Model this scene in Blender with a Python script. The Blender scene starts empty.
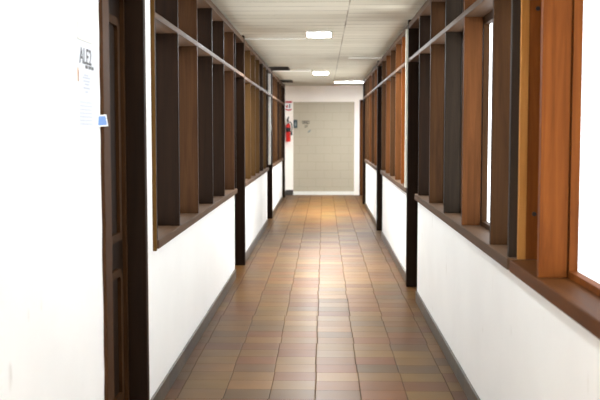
import bpy, bmesh, math, random
from mathutils import Vector, Matrix
random.seed(7)
S = bpy.context.scene
COL = S.collection
CEIL = 2.635
LW, RW = -0.938, 0.85          # wall faces
ENDY = 23.0

# ------------------------------------------------------------------ materials
def new_mat(name):
    m = bpy.data.materials.new(name); m.use_nodes = True
    nt = m.node_tree
    return m, nt, nt.nodes['Principled BSDF']

def N(nt, typ, **kw):
    n = nt.nodes.new(typ)
    for k, v in kw.items(): setattr(n, k, v)
    return n

def L(nt, a, b): nt.links.new(a, b)

def c3(r, g, b):
    f = lambda v: (v/255/12.92 if v/255 <= .04045 else ((v/255+.055)/1.055)**2.4)
    return (f(r), f(g), f(b), 1)

def ramp(nt, stops, interp='LINEAR'):
    n = N(nt, 'ShaderNodeValToRGB'); cr = n.color_ramp; cr.interpolation = interp
    while len(cr.elements) < len(stops): cr.elements.new(.5)
    for e, (p, c) in zip(cr.elements, stops): e.position = p; e.color = c
    return n

def math_n(nt, op, a, b=None, c=None):
    n = N(nt, 'ShaderNodeMath', operation=op)
    for i, v in enumerate((a, b, c)):
        if v is None: continue
        if isinstance(v, (int, float)): n.inputs[i].default_value = v
        else: L(nt, v, n.inputs[i])
    return n.outputs[0]

def wood(name, dark, light, horiz=False, rough=.55, spec=.16):
    m, nt, p = new_mat(name)
    tc = N(nt, 'ShaderNodeTexCoord'); mp = N(nt, 'ShaderNodeMapping')
    mp.inputs['Scale'].default_value = (28, 1.6, 28) if horiz else (28, 28, 1.6)
    L(nt, tc.outputs['Object'], mp.inputs['Vector'])
    oi = N(nt, 'ShaderNodeObjectInfo')
    off = N(nt, 'ShaderNodeVectorMath', operation='ADD')
    L(nt, mp.outputs[0], off.inputs[0])
    mul = math_n(nt, 'MULTIPLY', oi.outputs['Random'], 37.0)
    L(nt, mul, off.inputs[1])
    no = N(nt, 'ShaderNodeTexNoise'); no.inputs['Scale'].default_value = 1.0
    no.inputs['Detail'].default_value = 6; no.inputs['Roughness'].default_value = .65; no.inputs['Distortion'].default_value = .6
    L(nt, off.outputs[0], no.inputs['Vector'])
    r = ramp(nt, [(.3, dark), (.7, light)])
    L(nt, no.outputs['Fac'], r.inputs[0]); L(nt, r.outputs[0], p.inputs['Base Color'])
    rr = math_n(nt, 'MULTIPLY_ADD', no.outputs['Fac'], .18, rough-.09)
    L(nt, rr, p.inputs['Roughness'])
    p.inputs['Specular IOR Level'].default_value = spec*(.3 if horiz else .4)
    b = N(nt, 'ShaderNodeBump'); b.inputs['Strength'].default_value = .12; b.inputs['Distance'].default_value = .002
    L(nt, no.outputs['Fac'], b.inputs['Height']); L(nt, b.outputs[0], p.inputs['Normal'])
    return m

W = {}
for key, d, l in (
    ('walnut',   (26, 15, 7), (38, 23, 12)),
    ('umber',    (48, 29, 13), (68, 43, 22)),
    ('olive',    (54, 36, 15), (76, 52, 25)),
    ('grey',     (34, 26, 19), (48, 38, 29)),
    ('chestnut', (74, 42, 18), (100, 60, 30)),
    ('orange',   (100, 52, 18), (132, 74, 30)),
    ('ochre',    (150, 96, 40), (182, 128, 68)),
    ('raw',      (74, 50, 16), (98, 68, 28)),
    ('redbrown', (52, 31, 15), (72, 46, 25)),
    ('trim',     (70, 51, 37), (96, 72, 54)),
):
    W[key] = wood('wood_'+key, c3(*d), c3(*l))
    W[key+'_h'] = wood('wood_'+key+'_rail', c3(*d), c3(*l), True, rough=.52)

def plain(name, col, rough=.5, spec=.5, metallic=0, noise=.0, nscale=6):
    m, nt, p = new_mat(name)
    p.inputs['Roughness'].default_value = rough; p.inputs['Specular IOR Level'].default_value = spec
    p.inputs['Metallic'].default_value = metallic
    if noise:
        tc = N(nt, 'ShaderNodeTexCoord'); no = N(nt, 'ShaderNodeTexNoise')
        no.inputs['Scale'].default_value = nscale; no.inputs['Detail'].default_value = 5
        L(nt, tc.outputs['Object'], no.inputs['Vector'])
        a = tuple(x*(1-noise) for x in col[:3])+(1,); b2 = tuple(min(1, x*(1+noise*.4)) for x in col[:3])+(1,)
        r = ramp(nt, [(.3, a), (.65, b2)])
        L(nt, no.outputs['Fac'], r.inputs[0]); L(nt, r.outputs[0], p.inputs['Base Color'])
    else:
        p.inputs['Base Color'].default_value = col
    return m

def emit(name, col, strength, base=None):
    m, nt, p = new_mat(name)
    p.inputs['Base Color'].default_value = base or col
    p.inputs['Emission Color'].default_value = col
    p.inputs['Emission Strength'].default_value = strength
    p.inputs['Roughness'].default_value = .3
    p.inputs['Specular IOR Level'].default_value = .3
    return m

def plaster(name, col):
    m, nt, p = new_mat(name)
    tc = N(nt, 'ShaderNodeTexCoord'); no = N(nt, 'ShaderNodeTexNoise')
    no.inputs['Scale'].default_value = 2.2; no.inputs['Detail'].default_value = 7
    L(nt, tc.outputs['Object'], no.inputs['Vector'])
    a = tuple(x*.97 for x in col[:3])+(1,)
    r = ramp(nt, [(.35, a), (.6, col)]); L(nt, no.outputs['Fac'], r.inputs[0])
    # sparse scuffs
    mp = N(nt, 'ShaderNodeMapping'); mp.inputs['Scale'].default_value = (3, 3, 1.1)
    L(nt, tc.outputs['Object'], mp.inputs['Vector'])
    n2 = N(nt, 'ShaderNodeTexNoise'); n2.inputs['Scale'].default_value = 5; n2.inputs['Detail'].default_value = 3
    L(nt, mp.outputs[0], n2.inputs['Vector'])
    r2 = ramp(nt, [(.70, (0, 0, 0, 1)), (.78, (.35, .35, .35, 1))]); L(nt, n2.outputs['Fac'], r2.inputs[0])
    mx = N(nt, 'ShaderNodeMixRGB'); mx.inputs[2].default_value = c3(190, 182, 168)
    L(nt, r2.outputs[0], mx.inputs[0]); L(nt, r.outputs[0], mx.inputs[1]); L(nt, mx.outputs[0], p.inputs['Base Color'])
    p.inputs['Roughness'].default_value = .6; p.inputs['Specular IOR Level'].default_value = .25
    n3 = N(nt, 'ShaderNodeTexNoise'); n3.inputs['Scale'].default_value = 18; n3.inputs['Detail'].default_value = 4
    L(nt, tc.outputs['Object'], n3.inputs['Vector'])
    b = N(nt, 'ShaderNodeBump'); b.inputs['Strength'].default_value = .15; b.inputs['Distance'].default_value = .004
    L(nt, n3.outputs['Fac'], b.inputs['Height']); L(nt, b.outputs[0], p.inputs['Normal'])
    return m

M_wall = plaster('white_plaster', c3(250, 249, 246))
M_endwall = plaster('pinkish_plaster', c3(252, 243, 234))

def floor_mat():
    m, nt, p = new_mat('clay_floor_tiles')
    tc = N(nt, 'ShaderNodeTexCoord'); sp = N(nt, 'ShaderNodeSeparateXYZ')
    # slight hand-laid waviness
    wn = N(nt, 'ShaderNodeTexNoise'); wn.inputs['Scale'].default_value = 1.7; wn.inputs['Detail'].default_value = 1
    L(nt, tc.outputs['Object'], wn.inputs['Vector'])
    wv = N(nt, 'ShaderNodeVectorMath', operation='MULTIPLY_ADD')
    L(nt, wn.outputs['Color'], wv.inputs[0]); wv.inputs[1].default_value = (.008, .012, 0); L(nt, tc.outputs['Object'], wv.inputs[2])
    L(nt, wv.outputs[0], sp.inputs[0])
    rj0 = N(nt, 'ShaderNodeTexWhiteNoise', noise_dimensions='1D')
    L(nt, math_n(nt, 'FLOOR', math_n(nt, 'DIVIDE', sp.outputs[1], .208)), rj0.inputs['W'])
    jit = math_n(nt, 'MULTIPLY_ADD', rj0.outputs['Value'], .012, .041)
    u = math_n(nt, 'DIVIDE', math_n(nt, 'ADD', sp.outputs[0], jit), .268)
    col = math_n(nt, 'FLOOR', u); fu = math_n(nt, 'FRACT', u)
    wc = N(nt, 'ShaderNodeTexWhiteNoise', noise_dimensions='1D'); L(nt, col, wc.inputs['W'])
    shift = math_n(nt, 'MULTIPLY', wc.outputs['Value'], .10)
    v = math_n(nt, 'ADD', math_n(nt, 'DIVIDE', sp.outputs[1], .208), shift)
    row = math_n(nt, 'FLOOR', v); fv = math_n(nt, 'FRACT', v)
    cb = N(nt, 'ShaderNodeCombineXYZ'); L(nt, col, cb.inputs[0]); L(nt, row, cb.inputs[1])
    wt = N(nt, 'ShaderNodeTexWhiteNoise', noise_dimensions='2D'); L(nt, cb.outputs[0], wt.inputs['Vector'])
    r = ramp(nt, [(0, c3(120, 78, 42)), (.15, c3(142, 94, 50)), (.3, c3(116, 87, 52)), (.45, c3(150, 108, 58)),
                  (.6, c3(140, 107, 57)), (.75, c3(134, 84, 44)), (.88, c3(154, 114, 66)), (1, c3(124, 95, 60))])
    L(nt, wt.outputs['Value'], r.inputs[0])
    # mottling
    mo = N(nt, 'ShaderNodeTexNoise'); mo.inputs['Scale'].default_value = 7; mo.inputs['Detail'].default_value = 3
    mp = N(nt, 'ShaderNodeMapping'); mp.inputs['Scale'].default_value = (.6, 1.6, 1)
    L(nt, tc.outputs['Object'], mp.inputs['Vector']); L(nt, mp.outputs[0], mo.inputs['Vector'])
    rm = ramp(nt, [(.3, (.93, .92, .91, 1)), (.7, (1.0, 1.0, 1.0, 1))]); L(nt, mo.outputs['Fac'], rm.inputs[0])
    m1 = N(nt, 'ShaderNodeMixRGB', blend_type='MULTIPLY'); m1.inputs[0].default_value = .8
    L(nt, r.outputs[0], m1.inputs[1]); L(nt, rm.outputs[0], m1.inputs[2])
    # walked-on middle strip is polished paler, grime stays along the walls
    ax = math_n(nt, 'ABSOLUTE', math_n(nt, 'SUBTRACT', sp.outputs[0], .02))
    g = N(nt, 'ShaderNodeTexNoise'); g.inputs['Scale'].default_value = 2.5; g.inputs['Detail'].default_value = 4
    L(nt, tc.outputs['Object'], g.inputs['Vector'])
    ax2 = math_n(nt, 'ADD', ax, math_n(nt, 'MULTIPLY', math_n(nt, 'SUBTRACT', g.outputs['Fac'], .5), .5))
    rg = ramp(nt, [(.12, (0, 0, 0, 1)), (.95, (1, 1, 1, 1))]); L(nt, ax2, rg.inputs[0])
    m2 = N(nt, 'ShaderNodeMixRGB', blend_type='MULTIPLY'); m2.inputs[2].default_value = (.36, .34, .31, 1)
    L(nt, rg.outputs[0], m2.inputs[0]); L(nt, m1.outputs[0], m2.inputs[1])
    # joints
    eu = math_n(nt, 'MINIMUM', fu, math_n(nt, 'SUBTRACT', 1.0, fu)); eu = math_n(nt, 'MULTIPLY', eu, .268)
    ev = math_n(nt, 'MINIMUM', fv, math_n(nt, 'SUBTRACT', 1.0, fv)); ev = math_n(nt, 'MULTIPLY', ev, .208)
    e = math_n(nt, 'MINIMUM', math_n(nt, 'MULTIPLY', eu, .75), math_n(nt, 'MULTIPLY', ev, 1.1))
    rj = ramp(nt, [(.0015, (1, 1, 1, 1)), (.0036, (0, 0, 0, 1))]); L(nt, e, rj.inputs[0])
    m3 = N(nt, 'ShaderNodeMixRGB'); m3.inputs[2].default_value = c3(34, 26, 18)
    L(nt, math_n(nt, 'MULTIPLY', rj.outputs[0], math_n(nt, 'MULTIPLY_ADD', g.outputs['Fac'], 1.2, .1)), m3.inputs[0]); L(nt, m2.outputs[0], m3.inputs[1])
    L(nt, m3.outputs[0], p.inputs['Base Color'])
    ro = math_n(nt, 'MULTIPLY_ADD', mo.outputs['Fac'], .12, .31)
    ro = math_n(nt, 'MULTIPLY_ADD', rj.outputs[0], .4, ro)
    L(nt, ro, p.inputs['Roughness'])
    p.inputs['Specular IOR Level'].default_value = .06
    h = math_n(nt, 'MULTIPLY_ADD', wt.outputs['Value'], .25, math_n(nt, 'SUBTRACT', 1.0, rj.outputs[0]))
    b = N(nt, 'ShaderNodeBump'); b.inputs['Strength'].default_value = .35; b.inputs['Distance'].default_value = .003
    L(nt, h, b.inputs['Height']); L(nt, b.outputs[0], p.inputs['Normal'])
    return m
M_floor = floor_mat()

def ceiling_mat():
    m, nt, p = new_mat('cream_ceiling_boards')
    tc = N(nt, 'ShaderNodeTexCoord'); sp = N(nt, 'ShaderNodeSeparateXYZ'); L(nt, tc.outputs['Object'], sp.inputs[0])
    side = math_n(nt, 'GREATER_THAN', sp.outputs[0], .215)
    v = math_n(nt, 'ADD', math_n(nt, 'DIVIDE', sp.outputs[1], .30), math_n(nt, 'MULTIPLY', side, .37))
    row = math_n(nt, 'FLOOR', v); fv = math_n(nt, 'FRACT', v)
    cb = N(nt, 'ShaderNodeCombineXYZ'); L(nt, side, cb.inputs[0]); L(nt, row, cb.inputs[1])
    wt = N(nt, 'ShaderNodeTexWhiteNoise', noise_dimensions='2D'); L(nt, cb.outputs[0], wt.inputs['Vector'])
    r = ramp(nt, [(0, c3(190, 183, 164)), (.5, c3(196, 189, 171)), (1, c3(202, 195, 178))]); L(nt, wt.outputs['Value'], r.inputs[0])
    no = N(nt, 'ShaderNodeTexNoise'); no.inputs['Scale'].default_value = 3; no.inputs['Detail'].default_value = 5
    mp = N(nt, 'ShaderNodeMapping'); mp.inputs['Scale'].default_value = (.5, 5, 1)
    L(nt, tc.outputs['Object'], mp.inputs['Vector']); L(nt, mp.outputs[0], no.inputs['Vector'])
    rn = ramp(nt, [(.3, (.93, .92, .90, 1)), (.65, (1, 1, 1, 1))]); L(nt, no.outputs['Fac'], rn.inputs[0])
    m1 = N(nt, 'ShaderNodeMixRGB', blend_type='MULTIPLY'); m1.inputs[0].default_value = .8
    L(nt, r.outputs[0], m1.inputs[1]); L(nt, rn.outputs[0], m1.inputs[2])
    e = math_n(nt, 'MULTIPLY', math_n(nt, 'MINIMUM', fv, math_n(nt, 'SUBTRACT', 1.0, fv)), .30)
    wid = math_n(nt, 'MULTIPLY_ADD', wt.outputs['Value'], .012, .004)
    seam = math_n(nt, 'LESS_THAN', e, wid)
    ex = math_n(nt, 'LESS_THAN', math_n(nt, 'ABSOLUTE', math_n(nt, 'SUBTRACT', sp.outputs[0], .215)), .006)
    seam = math_n(nt, 'MAXIMUM', seam, ex)
    n2 = N(nt, 'ShaderNodeTexNoise'); n2.inputs['Scale'].default_value = 2.0
    L(nt, tc.outputs['Object'], n2.inputs['Vector'])
    rs = ramp(nt, [(.35, (.25, .25, .25, 1)), (.62, (.9, .9, .9, 1))]); L(nt, n2.outputs['Fac'], rs.inputs[0])
    m2 = N(nt, 'ShaderNodeMixRGB'); m2.inputs[2].default_value = c3(104, 90, 68)
    L(nt, math_n(nt, 'MULTIPLY', seam, rs.outputs[0]), m2.inputs[0]); L(nt, m1.outputs[0], m2.inputs[1])
    L(nt, m2.outputs[0], p.inputs['Base Color'])
    p.inputs['Roughness'].default_value = .55; p.inputs['Specular IOR Level'].default_value = .3
    b = N(nt, 'ShaderNodeBump'); b.inputs['Strength'].default_value = .3; b.inputs['Distance'].default_value = .004
    L(nt, math_n(nt, 'SUBTRACT', 1.0, seam), b.inputs['Height']); L(nt, b.outputs[0], p.inputs['Normal'])
    return m
M_ceil = ceiling_mat()

def block_mat():
    m, nt, p = new_mat('beige_painted_blocks')
    tc = N(nt, 'ShaderNodeTexCoord'); mp = N(nt, 'ShaderNodeMapping')
    mp.inputs['Rotation'].default_value = (math.radians(90), 0, 0)
    L(nt, tc.outputs['Object'], mp.inputs['Vector'])
    br = N(nt, 'ShaderNodeTexBrick'); br.inputs['Scale'].default_value = 1
    br.inputs['Brick Width'].default_value = .40; br.inputs['Row Height'].default_value = .20
    br.inputs['Mortar Size'].default_value = .006; br.inputs['Mortar Smooth'].default_value = .4
    br.inputs['Color1'].default_value = c3(182, 171, 150); br.inputs['Color2'].default_value = c3(184, 173, 152)
    br.inputs['Mortar'].default_value = c3(172, 161, 139)
    L(nt, mp.outputs[0], br.inputs['Vector']); L(nt, br.outputs['Color'], p.inputs['Base Color'])
    p.inputs['Roughness'].default_value = .5; p.inputs['Specular IOR Level'].default_value = .3
    return m
M_block = block_mat()

def skirting_mat():
    m, nt, p = new_mat('grimy_skirting_tiles')
    tc = N(nt, 'ShaderNodeTexCoord'); sp = N(nt, 'ShaderNodeSeparateXYZ'); L(nt, tc.outputs['Object'], sp.inputs[0])
    v = math_n(nt, 'DIVIDE', sp.outputs[1], .31); row = math_n(nt, 'FLOOR', v); fv = math_n(nt, 'FRACT', v)
    wt = N(nt, 'ShaderNodeTexWhiteNoise', noise_dimensions='1D'); L(nt, row, wt.inputs['W'])
    r = ramp(nt, [(0, c3(58, 47, 36)), (.5, c3(72, 60, 46)), (1, c3(86, 70, 54))]); L(nt, wt.outputs['Value'], r.inputs[0])
    no = N(nt, 'ShaderNodeTexNoise'); no.inputs['Scale'].default_value = 9; no.inputs['Detail'].default_value = 6
    L(nt, tc.outputs['Object'], no.inputs['Vector'])
    rn = ramp(nt, [(.3, (.6, .6, .6, 1)), (.7, (1.1, 1.1, 1.1, 1))]); L(nt, no.outputs['Fac'], rn.inputs[0])
    m1 = N(nt, 'ShaderNodeMixRGB', blend_type='MULTIPLY'); m1.inputs[0].default_value = .8
    L(nt, r.outputs[0], m1.inputs[1]); L(nt, rn.outputs[0], m1.inputs[2])
    s = math_n(nt, 'LESS_THAN', fv, .02)
    m2 = N(nt, 'ShaderNodeMixRGB'); m2.inputs[2].default_value = c3(60, 50, 40)
    L(nt, s, m2.inputs[0]); L(nt, m1.outputs[0], m2.inputs[1]); L(nt, m2.outputs[0], p.inputs['Base Color'])
    p.inputs['Roughness'].default_value = .35
    return m
M_skirt = skirting_mat()

GB = (.12, .12, .11, 1)
M_paneR = emit('frosted_daylit_glass', (.90, .96, 1, 1), .17, GB)
M_paneD = emit('frosted_fill_glass', (.90, .96, 1, 1), .25, GB)  # pane glow added to raise the side light along the corridor
M_paneL = emit('frosted_fill_glass_left', (.90, .96, 1, 1), .18, GB)  # glow added as fill light from the dark left-hand windows
M_led_wide = emit('led_diffuser_wide', (.90, .96, 1, 1), 8.5)
M_led_far = emit('led_diffuser_far', (.90, .96, 1, 1), 22.0)
M_led = emit('led_diffuser', (.90, .96, 1, 1), 23.0)
M_led_added = emit('led_diffuser_added', (.90, .96, 1, 1), 2.6)
M_white = plain('white_enamel', c3(236, 234, 226), .4)
M_black = plain('black_rubber', c3(26, 24, 24), .5)
M_dark = plain('dark_gap', c3(48, 40, 32), .8)
M_red = plain('red_enamel', c3(206, 30, 22), .3, noise=.1)
M_steel = plain('brushed_steel', c3(150, 150, 150), .35, metallic=1)
M_paper = plain('white_paper', c3(240, 240, 238), .7, .2)
M_cream = plain('cream_paper', c3(232, 228, 212), .7, .2)
M_holder = plain('aged_plastic_strip', c3(206, 200, 186), .4)
M_sheet = plain('grey_white_sheet', c3(206, 208, 212), .7, .2)
M_fadedink = plain('faded_black_print', c3(84, 82, 82), .7, .2)
M_ink = plain('black_ink', c3(44, 42, 42), .7, .2)
M_greyink = plain('faint_grey_print', c3(176, 178, 188), .7, .2)
M_blue = plain('blue_print', c3(96, 132, 186), .5, .3)
M_paleblue = plain('pale_blue_print', c3(190, 210, 232), .5, .3)
M_signred = plain('sign_red', c3(196, 48, 56), .5)
M_teal = plain('dark_teal_plate', c3(44, 62, 66), .4)
M_grey = plain('grey_print', c3(120, 130, 128), .5)
M_blackskirt = plain('black_skirting', c3(58, 52, 46), .4, noise=.2)

# ------------------------------------------------------------------ mesh helpers
def obj(name, bm, mat, parent=None, smooth=False):
    me = bpy.data.meshes.new(name); bmesh.ops.recalc_face_normals(bm, faces=bm.faces); bm.to_mesh(me); bm.free()
    for mm in (mat if isinstance(mat, (list, tuple)) else [mat]): me.materials.append(mm)
    if smooth:
        for f in me.polygons: f.use_smooth = True
    o = bpy.data.objects.new(name, me); COL.objects.link(o)
    if parent:
        o.parent = parent
        o.matrix_parent_inverse = Matrix.Identity(4)
        # meshes are written in world coordinates; make them local to the thing's base
        root = parent
        off = Vector((0, 0, 0))
        while root: off += root.location; root = root.parent
        me.transform(Matrix.Translation(-off))
    return o

def add_box(bm, a, b, bev=0, mi=0):
    x0, x1 = sorted((a[0], b[0])); y0, y1 = sorted((a[1], b[1])); z0, z1 = sorted((a[2], b[2]))
    vs = [bm.verts.new((x, y, z)) for x in (x0, x1) for y in (y0, y1) for z in (z0, z1)]
    fs = [bm.faces.new([vs[i] for i in q]) for q in ((0,1,3,2),(4,6,7,5),(0,4,5,1),(2,3,7,6),(0,2,6,4),(1,5,7,3))]
    for f in fs: f.material_index = mi
    if bev:
        es = {e for f in fs for e in f.edges}
        r = bmesh.ops.bevel(bm, geom=list(es), offset=bev, segments=2, profile=.6, affect='EDGES')
        for f in r['faces']: f.material_index = mi
    return bm

def box(a, b, bev=0): return add_box(bmesh.new(), a, b, bev)

def prism(bm, pts, axis, d0, d1):
    """extrude a 2-D outline along an axis ('x': pts are (y,z); 'y': pts are (x,z); 'z': pts are (x,y))"""
    def P(p, d): return {'x': (d, p[0], p[1]), 'y': (p[0], d, p[1]), 'z': (p[0], p[1], d)}[axis]
    A = [bm.verts.new(P(p, d0)) for p in pts]; B = [bm.verts.new(P(p, d1)) for p in pts]
    bm.faces.new(A); bm.faces.new(B)
    for i in range(len(pts)):
        j = (i+1) % len(pts); bm.faces.new((A[i], A[j], B[j], B[i]))
    return bm

def frame_bm(bm, axis_x, x0, x1, y0, y1, z0, z1, w):
    """a closed rectangular frame in the y-z plane, as one connected mesh"""
    out = [(y0, z0), (y1, z0), (y1, z1), (y0, z1)]
    inn = [(y0+w, z0+w), (y1-w, z0+w), (y1-w, z1-w), (y0+w, z1-w)]
    V = {}
    for k, x in enumerate((x0, x1)):
        for n, ring in (('o', out), ('i', inn)):
            V[n, k] = [bm.verts.new((x, p[0], p[1])) for p in ring]
    for i in range(4):
        j = (i+1) % 4
        for k in (0, 1): bm.faces.new((V['o', k][i], V['o', k][j], V['i', k][j], V['i', k][i]))
        bm.faces.new((V['o', 0][i], V['o', 0][j], V['o', 1][j], V['o', 1][i]))
        bm.faces.new((V['i', 0][i], V['i', 0][j], V['i', 1][j], V['i', 1][i]))
    return bm

def tube(bm, pts, r, seg=10):
    pts = [Vector(p) for p in pts]; rings = []
    for i, p in enumerate(pts):
        t = (pts[min(i+1, len(pts)-1)] - pts[max(i-1, 0)]).normalized()
        a = t.orthogonal().normalized() if i == 0 else (prev - t*prev.dot(t)).normalized()
        prev = a; b = t.cross(a)
        rr = r[i] if isinstance(r, (list, tuple)) else r
        rings.append([bm.verts.new(p + (a*math.cos(2*math.pi*k/seg) + b*math.sin(2*math.pi*k/seg))*rr) for k in range(seg)])
    for i in range(len(rings)-1):
        for k in range(seg):
            bm.faces.new((rings[i][k], rings[i][(k+1) % seg], rings[i+1][(k+1) % seg], rings[i+1][k]))
    bm.faces.new(rings[0]); bm.faces.new(rings[-1])
    return bm

def lathe(bm, cx, cy, prof, seg=24):
    rings = [[bm.verts.new((cx+r*math.cos(2*math.pi*k/seg), cy+r*math.sin(2*math.pi*k/seg), z)) for k in range(seg)] for r, z in prof]
    for i in range(len(rings)-1):
        for k in range(seg):
            bm.faces.new((rings[i][k], rings[i][(k+1) % seg], rings[i+1][(k+1) % seg], rings[i+1][k]))
    bm.faces.new(rings[0]); bm.faces.new(rings[-1])
    return bm

def tag(o, label, cat=None, kind=None, group=None):
    if label: o['label'] = label
    if cat: o['category'] = cat
    if kind: o['kind'] = kind
    if group: o['group'] = group
    return o

def root(name, loc, label, cat, kind=None, group=None):
    o = bpy.data.objects.new(name, None); o.empty_display_size = .1; COL.objects.link(o); o.location = loc
    return tag(o, label, cat, kind, group)

def struct(name, bm, mat, label, cat):
    return tag(obj(name, bm, mat), label, cat, 'structure')

def text_mesh(name, body, size, mat, parent, mtx, depth=.0006, spacing=1.0):
    cu = bpy.data.curves.new(name, 'FONT'); cu.body = body; cu.size = size; cu.extrude = depth; cu.align_x = 'LEFT'; cu.offset = size*.01; cu.space_character = spacing
    t = bpy.data.objects.new(name, cu); COL.objects.link(t)
    bpy.context.view_layer.update()
    me = bpy.data.meshes.new_from_object(t.evaluated_get(bpy.context.evaluated_depsgraph_get()))
    bpy.data.objects.remove(t)
    me.materials.clear(); me.materials.append(mat)
    me.transform(mtx)
    o = bpy.data.objects.new(name, me); COL.objects.link(o); o.parent = parent
    me.transform(Matrix.Translation(-parent.location))
    return o

# ------------------------------------------------------------------ shell
fl = bmesh.new(); prism(fl, [(-1.3, -5), (1.25, -5), (1.25, 20.2), (3.2, 20.2), (3.2, 23.5), (-1.3, 23.5)], 'z', -.12, 0)
struct('floor', fl, M_floor, 'worn terracotta tile floor running down the corridor', 'floor')
ce = bmesh.new(); prism(ce, [(-1.3, -5), (1.25, -5), (1.25, 20.2), (3.2, 20.2), (3.2, 23.5), (-1.3, 23.5)], 'z', CEIL, CEIL+.1)
struct('ceiling', ce, M_ceil, 'cream boarded ceiling with crosswise seams', 'ceiling')

def skirting(side, y0, y1, where):
    s = -1 if side == 'left' else 1
    w = LW if side == 'left' else RW
    bm = box((w, y0, 0), (w - s*.014, y1, .10), .003)
    struct('baseboard_'+side, bm, M_skirt, where, 'baseboard')

def wall_seg(side, y0, y1, z1, label, skl):
    s = -1 if side == 'left' else 1
    w = LW if side == 'left' else RW
    struct('wall_'+side, box((w, y0, 0), (w+s*.15, y1, z1)), M_wall, label, 'wall')
    skirting(side, y0, y1, skl)

SILLS = {'left': (.902, .950), 'right': (.930, .984)}
wall_seg('left', -5, 4.0, CEIL, 'blank white wall with notices before the dark doorway', 'clay skirting under the notices wall')
wall_seg('left', 4.95, 5.16, CEIL, 'narrow full-height white pier between dark doorway and long window', 'clay skirting at the narrow white pier')
wall_seg('left', 5.16, 9.92, SILLS['left'][0], 'white wall below the near window on the doorway side', 'dark clay skirting below the near window on the doorway side')
wall_seg('left', 10.98, 15.66, SILLS['left'][0], 'white wall below the middle window on the extinguisher side', 'clay skirting below the middle window on the extinguisher side')
wall_seg('left', 16.84, 21.25, SILLS['left'][0], 'white wall below the far window on the extinguisher side', 'clay skirting below the far window on the extinguisher side')
wall_seg('left', 22.22, 23.0, CEIL, 'short white wall end behind the last dark post', 'clay skirting at the short wall end')
wall_seg('right', -5, -.6, CEIL, 'white wall before the bright window', 'skirting before the bright window')
wall_seg('right', -.6, 4.25, SILLS['right'][0], 'cream wall below the bright orange-framed window', 'clay skirting below the bright orange-framed window')
wall_seg('right', 4.25, 8.6, SILLS['right'][0], 'cream wall below the second window from the bright glass', 'clay skirting below the second window from the bright glass')
wall_seg('right', 9.5, 13.8, SILLS['right'][0], 'white wall below the window with orange mullions', 'clay skirting below the window with orange mullions')
wall_seg('right', 14.88, 19.3, SILLS['right'][0], 'white wall below the far window nearest the brown end door', 'clay skirting below the far window nearest the brown end door')

# end wall: frame of plaster round a recessed beige block panel
ew = bmesh.new()
pts = [(-1.1, 0), (-.745, 0), (-.745, 2.25), (.73, 2.25), (.73, 0), (.855, 0), (.855, 2.29), (1.78, 2.29), (1.78, 0), (3.2, 0), (3.2, CEIL), (-1.1, CEIL)]
prism(ew, pts, 'y', ENDY, ENDY+.16)
struct('wall_back', ew, M_endwall, 'pale end wall closing the corridor around a beige panel', 'wall')
struct('wall_back', box((-.80, ENDY+.06, 0), (.80, ENDY+.14, 2.30)), M_block, 'recessed beige block panel in the end wall', 'wall')
struct('trim_1', box((-.745, ENDY+.035, 0), (.73, ENDY+.06, .085), .003), M_white, 'low cream strip along the foot of the beige panel', 'trim')
struct('baseboard_back', box((-.93, ENDY-.014, 0), (-.745, ENDY, .125), .003), M_blackskirt, 'black skirting on the pale strip under the extinguisher', 'baseboard')
struct('wall_right', box((1.0, 20.2, 0), (3.2, 20.3, CEIL)), M_wall, 'white wall turning into the side passage', 'wall')
struct('wall_right', box((3.2, 20.2, 0), (3.3, 23.2, CEIL)), M_wall, 'white wall closing the side passage', 'wall')

# ------------------------------------------------------------------ window units
def window(n, side, y0, y1, fins, mats, label, pane_mat, first=True, trim='trim', zoff=0, sash_mat='umber', far_end=True):
    """fins: y positions of the front corner (near face) of each mullion, from near to far"""
    s = -1 if side == 'left' else 1
    w = LW if side == 'left' else RW
    f = w - s*.02            # front plane of the woodwork
    fb = w + s*(.125 if side == 'left' else .09)   # back of the mullions
    bk = w + s*.14           # back plane
    SILL0, SILL1 = SILLS[side]
    r = root('window_%d' % n, (w, y0, 0), label, 'window', 'structure')
    tr = W[trim+'_h']
    top = CEIL - .03
    rail = (2.224 if side == 'right' else 2.160) + zoff
    # sill with nose, transom shelf and top rail
    obj('sill', box((f - s*.012, y0+.005, SILL0), (bk, y1-.005, SILL1), .006), tr, r)
    obj('transom_rail', box((f - s*.003, y0, rail), (bk, y1, rail+.034), .003), tr, r)
    obj('top_rail', box((f - s*.003, y0, top-.055), (bk, y1, top), .004), tr, r)
    obj('shadow_gap_strip', box((w + s*.01, y0, top), (bk, y1, CEIL)), W['walnut_h'], r)  # dark strip standing in for the shadow gap under the ceiling
    T = .034
    for y, k in zip(fins, mats):
        obj('mullion', box((f, y, SILL1), (fb, y+T, top-.055), .003), W[k], r)
    # sashes between the mullions
    edges = list(fins)
    for a, b in zip(edges[:-1], edges[1:]):
        for z0, z1 in ((SILL1, rail), (rail+.034, top-.055)):
            sh = obj('sash', frame_bm(bmesh.new(), s, fb+s*.002 if side == 'left' else fb+s*.004, bk-s*.002, a+T, b+T, z0-.018, z1, .045), W[sash_mat], r)
            obj('pane', box((bk-s*.012, a+T+.04, z0+.02), (bk-s*.007, b+T-.04, z1-.04)), pane_mat, sh)
    return r

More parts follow.
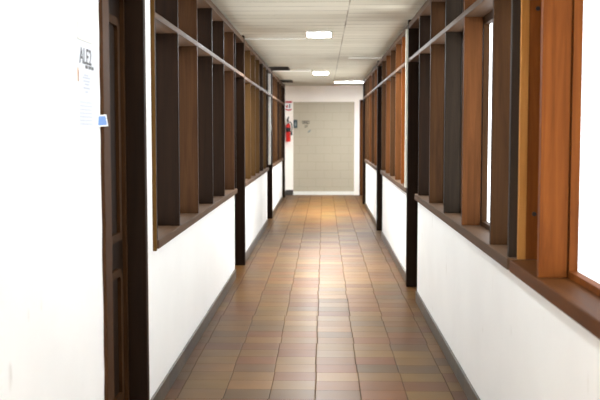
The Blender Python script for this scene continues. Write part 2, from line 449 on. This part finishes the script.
# near window on the doorway side; raw ochre edge board closes it at the near end
fl1 = [5.172, 5.99, 6.90, 7.82, 8.73, 9.70, 9.886]
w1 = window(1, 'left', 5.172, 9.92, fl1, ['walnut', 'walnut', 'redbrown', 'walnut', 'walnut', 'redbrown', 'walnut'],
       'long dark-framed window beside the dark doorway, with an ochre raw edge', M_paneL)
tag(obj('edge_board', box((LW-.02, 5.158, SILLS['left'][0]-.01), (LW+.021, 5.172, CEIL-.03), .002), W['raw'], w1), 'raw ochre edge of the window frame')
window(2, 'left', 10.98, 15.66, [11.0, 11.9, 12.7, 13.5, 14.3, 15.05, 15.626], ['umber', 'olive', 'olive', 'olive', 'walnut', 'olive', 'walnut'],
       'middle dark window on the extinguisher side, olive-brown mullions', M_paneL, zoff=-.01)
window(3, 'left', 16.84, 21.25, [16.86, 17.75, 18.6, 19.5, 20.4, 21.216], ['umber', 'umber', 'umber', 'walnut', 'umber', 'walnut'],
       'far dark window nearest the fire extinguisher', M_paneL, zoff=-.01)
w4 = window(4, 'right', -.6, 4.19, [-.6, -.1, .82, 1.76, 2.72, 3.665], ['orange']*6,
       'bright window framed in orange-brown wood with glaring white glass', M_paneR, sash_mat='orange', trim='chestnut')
# composite end of that window: stile, batten and board
f = RW-.02
obj('side_panel', box((.972, 3.70, SILLS['right'][1]), (1.0, 4.2, CEIL-.085)), W['chestnut'], w4)
tag(obj('batten', box((.857, 4.19, SILLS['right'][1]), (.891, 4.215, CEIL-.085), .002), W['ochre'], w4), 'raw yellow batten')
bd = obj('end_board', box((.889, 4.195, SILLS['right'][1]), (1.0, 4.22, CEIL-.085), .002), W['orange'], w4)
for z in (2.08, 1.185):
    obj('nail', lathe(bmesh.new(), 0, 0, [(.010, 0), (.010, .004)], 10), M_black, bd)
    o = bpy.data.objects[[x.name for x in bd.children][-1]]
    o.data.transform(Matrix.Translation(Vector((w4.location)) ))
    o.data.transform(Matrix.Rotation(math.pi/2, 4, 'X')); 
    o.data.transform(Matrix.Translation(Vector((.926, 4.196, z)) - Vector(w4.location)))
fl5 = [4.26, 4.73, 5.71, 6.57, 7.49, 8.37]
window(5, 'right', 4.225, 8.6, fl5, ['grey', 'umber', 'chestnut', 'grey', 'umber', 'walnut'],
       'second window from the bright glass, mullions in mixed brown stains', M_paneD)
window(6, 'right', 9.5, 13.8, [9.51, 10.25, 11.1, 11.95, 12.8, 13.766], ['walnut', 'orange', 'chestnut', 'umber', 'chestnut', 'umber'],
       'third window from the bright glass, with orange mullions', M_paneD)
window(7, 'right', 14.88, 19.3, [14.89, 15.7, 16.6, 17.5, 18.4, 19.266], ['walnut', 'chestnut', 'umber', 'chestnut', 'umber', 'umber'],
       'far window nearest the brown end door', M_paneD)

# ------------------------------------------------------------------ doorways with their posts
def doorway(n, side, y0, y1, label, mat='walnut', post=True, rail_z=None, zoff=0):
    s = -1 if side == 'left' else 1
    w = LW if side == 'left' else RW
    f = w - s*.026; bk = w + s*.115
    r = root('door_%d' % n, (w, (y0+y1)/2, 0), label, 'door', 'structure')
    rail = (2.224 if side == 'right' else 2.160) + zoff
    top = CEIL - .03
    if post:
        obj('post', box((f, y1, 0), (bk, y1+.095, CEIL), .004), W[mat], r)
    obj('jamb', box((w+s*.02, y0, 0), (bk, y0+.035, rail), .003), W[mat], r)
    obj('door_head', box((w - s*.023, y0, rail), (bk, y1, rail+.034), .003), W['trim_h'], r)
    obj('top_rail', box((w - s*.023, y0, top-.055), (bk, y1, top), .004), W['trim_h'], r)
    obj('transom_panel', box((w+s*.075, y0, rail+.034), (w+s*.10, y1, top-.055)), W['olive'], r)
    lf = obj('door_leaf', box((w+s*.085, y0+.03, .01), (w+s*.125, y1, rail), .003), W[mat], r)
    for z0, z1 in ((.18, .95), (1.1, rail-.12)):
        obj('panel_moulding', frame_bm(bmesh.new(), s, w+s*.070, w+s*.086, y0+.15, y1-.13, z0, z1, .035), W[mat], lf)
    return r
doorway(2, 'left', 9.92, 10.885, 'recessed dark door and post past the near window, doorway side')
doorway(3, 'left', 15.66, 16.745, 'recessed dark door and post between the middle and far windows', zoff=-.01)
doorway(4, 'left', 21.25, 22.125, 'last recessed dark door and post beside the fire extinguisher', zoff=-.01)
doorway(5, 'right', 8.6, 9.405, 'recessed dark door and post nearest the bright window')
doorway(6, 'right', 13.8, 14.785, 'recessed dark door and post past the orange mullions')
doorway(7, 'right', 19.3, 20.2, 'last recessed dark door and post by the side passage')

# the large door in the near wall, with its own casing
d1 = root('door_1', (LW, 4.5, 0), 'tall dark brown panelled door beside the posted notices', 'door', 'structure')
HD = 2.23
# near casing with a chipped inner edge towards the wall
cs = bmesh.new(); pts = [(4.09, 0), (4.09, HD+.09)]
zz = HD+.09
while zz > 0:
    pts.append((3.975 + random.uniform(-.006, .006), zz)); zz -= .09
pts.append((3.975, 0)); pts = pts[1:] + pts[:1]
prism(cs, pts, 'x', LW+.016, LW-.02)
tag(obj('casing', cs, W['redbrown'], d1), 'reddish brown near casing')
obj('casing', box((LW+.012, 4.925, 0), (LW-.02, 4.95, HD+.09), .003), W['umber'], d1)
obj('jamb', box((LW+.012, 4.895, 0), (LW-.13, 4.925, HD), .004), W['walnut'], d1)
obj('jamb', box((LW-.02, 4.06, 0), (LW-.13, 4.09, HD), .004), W['walnut'], d1)
obj('door_stop', box((LW-.085, 4.87, 0), (LW-.11, 4.896, HD), .003), W['umber'], d1)
obj('door_head', box((LW+.012, 3.975, HD), (LW-.13, 4.95, HD+.09), .004), W['walnut_h'], d1)
lf = obj('door_leaf', box((LW-.105, 4.09, .01), (LW-.145, 4.895, HD), .003), W['walnut'], d1)
def arch_panel(y0, y1, z0, z1, rad, wid):
    bm = bmesh.new(); V = {}
    def ring(d):
        a0, a1, b0, b1, rr = y0+d, y1-d, z0+d, z1-d, max(.01, rad-d)
        p = [(a0, b0), (a1, b0)]
        for k in range(7):
            t = math.pi/2*k/6; p.append((a1-rr+rr*math.cos(t), b1-rr+rr*math.sin(t)))
        for k in range(7):
            t = math.pi/2+math.pi/2*k/6; p.append((a0+rr+rr*math.cos(t), b1-rr+rr*math.sin(t)))
        return p
    O, I = ring(0), ring(wid)
    R = [[bm.verts.new((x, p[0], p[1])) for p in q] for x in (LW-.088, LW-.106) for q in (O, I)]
    n = len(O)
    for i in range(n):
        j = (i+1) % n
        bm.faces.new((R[0][i], R[0][j], R[1][j], R[1][i])); bm.faces.new((R[2][i], R[2][j], R[3][j], R[3][i]))
        bm.faces.new((R[0][i], R[0][j], R[2][j], R[2][i])); bm.faces.new((R[1][i], R[1][j], R[3][j], R[3][i]))
    return bm
obj('panel_moulding', arch_panel(4.20, 4.78, 1.0, 2.11, .07, .04), W['umber'], lf)
obj('panel_moulding', arch_panel(4.20, 4.78, .18, .86, .07, .04), W['umber'], lf)
struct('wall_left', box((LW, 4.0, HD+.085), (LW-.15, 4.95, CEIL)), M_wall, 'white wall strip above the tall dark doorway', 'wall')

# brown door in the end wall
d8 = root('door_8', (1.32, ENDY, 0), 'reddish brown door at the end of the side passage', 'door', 'structure')
obj('jamb', box((.855, ENDY-.02, 0), (.95, ENDY+.10, 2.29), .004), W['chestnut'], d8)
obj('jamb', box((1.70, ENDY-.02, 0), (1.78, ENDY+.10, 2.29), .004), W['chestnut'], d8)
obj('door_head', box((.855, ENDY-.02, 2.22), (1.78, ENDY+.10, 2.30), .004), W['chestnut'], d8)
obj('door_leaf', box((.95, ENDY+.03, .01), (1.70, ENDY+.07, 2.22), .003), W['chestnut'], d8)

# ------------------------------------------------------------------ ceiling strips, vents, lamps
struct('trim_2', box((LW, 11.22, CEIL-.012), (-.22, 11.29, CEIL), .002), M_white, 'pale strip across the ceiling beside the nearest lamp', 'trim')
struct('trim_3', box((.36, 14.15, CEIL-.014), (RW, 14.28, CEIL), .002), M_white, 'pale strip across the ceiling above the orange mullions', 'trim')
struct('trim_4', box((LW, 17.05, CEIL-.012), (-.24, 17.35, CEIL), .002), M_white, 'pale strip across the ceiling beside the second lamp', 'trim')

def vent(y0, y1, x0, x1, label):
    r = root('ceiling_vent', ((x0+x1)/2, (y0+y1)/2, CEIL), label, 'vent', None, 'dark vents at the ceiling edge')
    fr = bmesh.new()
    prism(fr, [(x0, y0), (x1, y0), (x1, y1), (x0, y1)], 'z', CEIL-.006, CEIL-.001)
    obj('backing', fr, M_black, r)
    for i in range(5):
        y = y0 + (i+.5)*(y1-y0)/5
        obj('slat', box((x0+.01, y-.02, CEIL-.016), (x1-.01, y+.012, CEIL-.006)), M_dark, r)
    b = bmesh.new()
    for a, c in (((x0-.015, y0-.015), (x1+.015, y0)), ((x0-.015, y1), (x1+.015, y1+.015)), ((x0-.015, y0), (x0, y1)), ((x1, y0), (x1+.015, y1))):
        add_box(b, (a[0], a[1], CEIL-.018), (c[0], c[1], CEIL-.001))
    bmesh.ops.remove_doubles(b, verts=b.verts, dist=.0001)
    obj('frame', b, M_dark, r)
vent(16.2, 16.9, -.93, -.62, 'dark ceiling vent by the nearer post with the white edge')
vent(20.3, 21.1, -.93, -.70, 'dark ceiling vent nearest the end wall')

def lamp(x0, x1, y0, y1, label, mat=None):
    r = root('ceiling_light', ((x0+x1)/2, (y0+y1)/2, CEIL), label, 'ceiling light', None, 'lit panels on the ceiling')
    fr = bmesh.new()
    out = [(x0, y0), (x1, y0), (x1, y1), (x0, y1)]; t = .012
    inn = [(x0+t, y0+t), (x1-t, y0+t), (x1-t, y1-t), (x0+t, y1-t)]
    V = [[fr.verts.new((p[0], p[1], z)) for p in q] for z in (CEIL-.02, CEIL) for q in (out, inn)]
    for i in range(4):
        j = (i+1) % 4
        for a, b in ((0, 1), (2, 3), (0, 2), (1, 3)): fr.faces.new((V[a][i], V[a][j], V[b][j], V[b][i]))
    obj('frame', fr, M_white, r)
    obj('diffuser', box((x0+t, y0+t, CEIL-.017), (x1-t, y1-t, CEIL-.006)), mat or M_led, r)
lamp(-.21, .09, 3.6, 4.3, 'added lamp panel overhead, out of view before the first one seen', M_led_added)  # unseen panel added to light the near walls and floor
lamp(-.21, .09, -3.0, -2.3, 'added lamp panel behind the viewer, out of view')  # unseen panel added behind the camera for extra light
lamp(-.20, .08, 10.42, 10.95, 'small bright lamp panel nearest the viewer on the ceiling')
lamp(-.205, .08, 17.35, 18.05, 'small bright lamp panel second along the ceiling', M_led_far)
lamp(.23, .94, 20.8, 21.15, 'wide lit ceiling panel beside the end wall', M_led_wide)

tk = root('cable_trunking', (-.965, 16.72, .96), 'white cable trunking running down the dark post past the middle window', 'trunking')
obj('channel', box((-1.0, 16.70, .96), (-.935, 16.745, CEIL-.01), .004), M_white, tk)
obj('switch_box', box((-.985, 16.675, 1.55), (-.925, 16.70, 1.66), .004), M_white, tk)
tk = root('cable_trunking', (.834, 9.45, .98), 'thin cream cable trunking up the dark post before the orange mullions', 'trunking')
obj('channel', box((.803, 9.43, .99), (.826, 9.49, CEIL-.09), .003), M_cream, tk)

# ------------------------------------------------------------------ fire extinguisher and its sign
ex, ey = -.862, ENDY-.085
e = root('fire_extinguisher', (ex, ey, 1.30), 'red fire extinguisher hung on the end wall beside the beige panel', 'fire extinguisher')
R = .056
obj('cylinder', lathe(bmesh.new(), ex, ey, [(.044, 1.29), (R, 1.302), (R, 1.66), (.05, 1.695), (.03, 1.72), (.02, 1.73)]), M_red, e, True)
obj('instruction_label', lathe(bmesh.new(), ex, ey, [(R+.001, 1.53), (R+.0016, 1.531), (R+.0016, 1.63), (R+.001, 1.631)]), M_ink, e, True)
vb = bmesh.new(); lathe(vb, ex, ey, [(.018, 1.722), (.026, 1.735), (.026, 1.775), (.012, 1.78)], 16)
vv = obj('valve', vb, M_black, e)
hb = bmesh.new(); tube(hb, [(ex, ey, 1.77), (ex-.02, ey-.03, 1.80), (ex-.03, ey-.09, 1.81)], .016); obj('carry_handle', hb, M_black, e)
hb = bmesh.new(); tube(hb, [(ex, ey, 1.775), (ex-.01, ey-.03, 1.84), (ex+.01, ey-.09, 1.88)], .016); obj('squeeze_lever', hb, M_black, e)
obj('gauge', lathe(bmesh.new(), ex, ey-.03, [(.010, 1.738), (.012, 1.742), (.012, 1.762), (.010, 1.766)], 12), M_white, e)
hb = bmesh.new(); tube(hb, [(ex+.02, ey, 1.76), (ex+.06, ey-.01, 1.765), (ex+.088, ey-.02, 1.70), (ex+.092, ey-.02, 1.62), (ex+.085, ey-.02, 1.56)], .013)
hs = obj('hose', hb, M_black, e)
hb = bmesh.new(); tube(hb, [(ex+.085, ey-.02, 1.565), (ex+.082, ey-.02, 1.52), (ex+.08, ey-.02, 1.45)], [.014, .02, .026]); obj('nozzle', hb, M_black, hs)
obj('bracket', add_box(box((ex-.02, ey+.05, 1.56), (ex+.02, ENDY-.002, 1.62)), (ex-.04, ENDY-.006, 1.32), (ex+.04, ENDY+.001, 1.66)), M_steel, e)

sg = root('safety_sign', (-.855, ENDY, 2.03), 'small white and red sign above the fire extinguisher', 'sign')
Y = ENDY-.004
obj('sign_plate', box((-.937, Y, 2.03), (-.775, ENDY, 2.27), .001), M_paper, sg)
obj('top_band', box((-.937, Y-.001, 2.225), (-.775, Y, 2.27)), M_signred, sg)
bb = bmesh.new(); prism(bb, [(-.937, 2.065), (-.90, 2.045), (-.855, 2.035), (-.81, 2.045), (-.775, 2.065), (-.775, 2.085), (-.855, 2.07), (-.937, 2.085)], 'y', Y-.001, Y)
obj('bottom_band', bb, M_signred, sg)
pb = bmesh.new(); prism(pb, [(-.842, 2.10), (-.818, 2.10), (-.818, 2.165), (-.805, 2.16), (-.805, 2.17), (-.822, 2.185), (-.83, 2.205), (-.84, 2.185), (-.842, 2.17)], 'y', Y-.001, Y)
obj('pictogram', pb, M_ink, sg)
flm = bmesh.new(); prism(flm, [(-.915, 2.11), (-.88, 2.11), (-.868, 2.14), (-.88, 2.17), (-.895, 2.195), (-.90, 2.165), (-.92, 2.15)], 'y', Y-.001, Y)
obj('flame_mark', flm, M_signred, sg)

YP = ENDY+.06
pl = root('wall_plate', (-.69, YP, 1.62), 'dark teal plate on the beige panel beside the extinguisher', 'sign')
obj('plate', box((-.742, YP-.012, 1.62), (-.645, YP, 1.82), .003), M_teal, pl)
pb = bmesh.new(); prism(pb, [(-.715, 1.67), (-.672, 1.67), (-.672, 1.71), (-.685, 1.77), (-.702, 1.77), (-.715, 1.71)], 'y', YP-.013, YP-.012)
obj('pictogram', pb, M_grey, pl)

RX = Matrix.Rotation(math.pi/2, 4, 'X')
lt = root('wall_lettering', (-.47, YP, 1.70), 'two short lines of dark lettering on the beige panel', 'lettering')
text_mesh('letters', '·IBEI', .115, M_ink, lt, Matrix.Translation((-.56, YP-.001, 1.72)) @ RX)
text_mesh('letters', 'ZP', .075, M_ink, lt, Matrix.Translation((-.48, YP-.001, 1.635)) @ RX)
st = bmesh.new(); prism(st, [(-.40, 1.505), (-.34, 1.53), (-.315, 1.585), (-.345, 1.575), (-.395, 1.535)], 'y', YP-.002, YP)
tag(obj('sticker', st, M_grey), 'small dark slanted mark on the beige panel below the lettering', 'sticker')

# ------------------------------------------------------------------ notices by the near door
# wall coordinates: y along the corridor, z up, on the face X = LW
def sheet(bm, y0, y1, z0, z1, x=0.0, t=.0008):
    return add_box(bm, (LW+x-(.001 if x == 0 else 0), y0, z0), (LW+x+t, y1, z1))
MX = Matrix(((0, 0, 1, 0), (1, 0, 0, 0), (0, 1, 0, 0), (0, 0, 0, 1)))     # text lies in y-z, faces +x
nt1 = root('door_notice', (LW, 3.74, 1.77), 'white notice with large dark characters on the wall beside the tall door', 'notice')
obj('sheet', sheet(bmesh.new(), 3.60, 3.885, 1.79, 1.985), M_sheet, nt1)
obj('holder_strip', sheet(bmesh.new(), 3.62, 3.87, 1.90, 1.968, .0008, .003), M_holder, nt1)
obj('holder_insert', sheet(bmesh.new(), 3.66, 3.85, 1.915, 1.935, .0038, .0004), M_paper, nt1)  # white slip lying on the holder strip
text_mesh('characters', 'ALE2', .088, M_fadedink, nt1, Matrix.Translation((LW+.0012, 3.645, 1.812)) @ MX)
text_mesh('underline', '▬', .01, M_fadedink, nt1, Matrix.Translation((LW+.0012, 3.7, 1.80)) @ MX) if False else None
ub = bmesh.new()
for y in (3.735, 3.785, 3.83): add_box(ub, (LW+.0008, y, 1.795), (LW+.0016, y+.036, 1.808))
obj('underline', ub, M_fadedink, nt1)
nt2 = root('printed_paper', (LW, 3.74, 1.67), 'white paper with faint grey print below the large dark characters', 'notice')
obj('sheet', sheet(bmesh.new(), 3.62, 3.865, 1.68, 1.783), M_sheet, nt2)
pr = bmesh.new()
for z, a, b in ((1.765, 3.71, 3.78), (1.755, 3.69, 3.81), (1.742, 3.70, 3.80), (1.73, 3.72, 3.79), (1.715, 3.70, 3.80), (1.70, 3.73, 3.77)):
    sheet(pr, a, b, z, z+.006, .0008, .0004)
obj('print', pr, M_greyink, nt2)
obj('tape', sheet(bmesh.new(), 3.612, 3.63, 1.74, 1.79, .0008, .0004), W['ochre'], nt2)
nt3 = root('text_paper', (LW, 3.74, 1.56), 'white paper of faint text lines, lowest of the posted notices', 'notice')
obj('sheet', sheet(bmesh.new(), 3.63, 3.875, 1.565, 1.674), M_sheet, nt3)
pr = bmesh.new()
for k in range(7):
    z = 1.66-.014*k
    sheet(pr, 3.645, 3.82+.02*random.random(), z, z+.0025, .0008, .0004)
obj('print', pr, M_greyink, nt3)

# blue sticker whose lower corner curls off over the casing
bs = root('blue_sticker', (LW, 3.95, 1.567), 'small blue and white sticker overlapping the reddish door casing', 'sticker')
def card(d, inset, t):
    bm = bmesh.new()
    q = [(LW+.002, 3.90, 1.567), (LW+.024, 4.01, 1.571), (LW+.022, 3.985, 1.619), (LW+.002, 3.912, 1.615)]
    q = [Vector(p) for p in q]; c = sum(q, Vector())/4
    q = [c + (p-c)*(1-inset) for p in q]
    n = (q[1]-q[0]).cross(q[3]-q[0]).normalized()
    if n.x < 0: n = -n
    A = [bm.verts.new(p+n*d) for p in q]; B = [bm.verts.new(p+n*(d+t)) for p in q]
    bm.faces.new(A); bm.faces.new(B)
    for i in range(4): bm.faces.new((A[i], A[(i+1) % 4], B[(i+1) % 4], B[i]))
    return bm
obj('card', card(0, 0, .001), M_paper, bs)
obj('blue_field', card(.001, .2, .0006), M_blue, bs)
obj('pale_figure', card(.0016, .68, .0006), M_paleblue, bs)

# ------------------------------------------------------------------ light
w = bpy.data.worlds.new('overcast'); S.world = w; w.use_nodes = True
bg = w.node_tree.nodes['Background']; bg.inputs[0].default_value = (.96, .98, 1, 1); bg.inputs[1].default_value = 1.0

# ------------------------------------------------------------------ camera
cam = bpy.data.cameras.new('camera'); co = bpy.data.objects.new('camera', cam); COL.objects.link(co)
cam.sensor_width = 36; cam.lens = 950/600*36
co.location = (0, 0, 1.55)
co.rotation_euler = (math.radians(90-4.154), 0, math.radians(1.447))
cam.dof.use_dof = True; cam.dof.focus_distance = 6.5; cam.dof.aperture_fstop = 4.0
S.camera = co
S.view_settings.view_transform = 'Standard'; S.view_settings.look = 'None'
S.view_settings.gamma = 1; S.view_settings.use_curve_mapping = False
S.view_settings.exposure = 3.98
S.cycles.max_bounces = 10; S.cycles.diffuse_bounces = 6; S.cycles.sample_clamp_indirect = 8
S.cycles.use_denoising = True
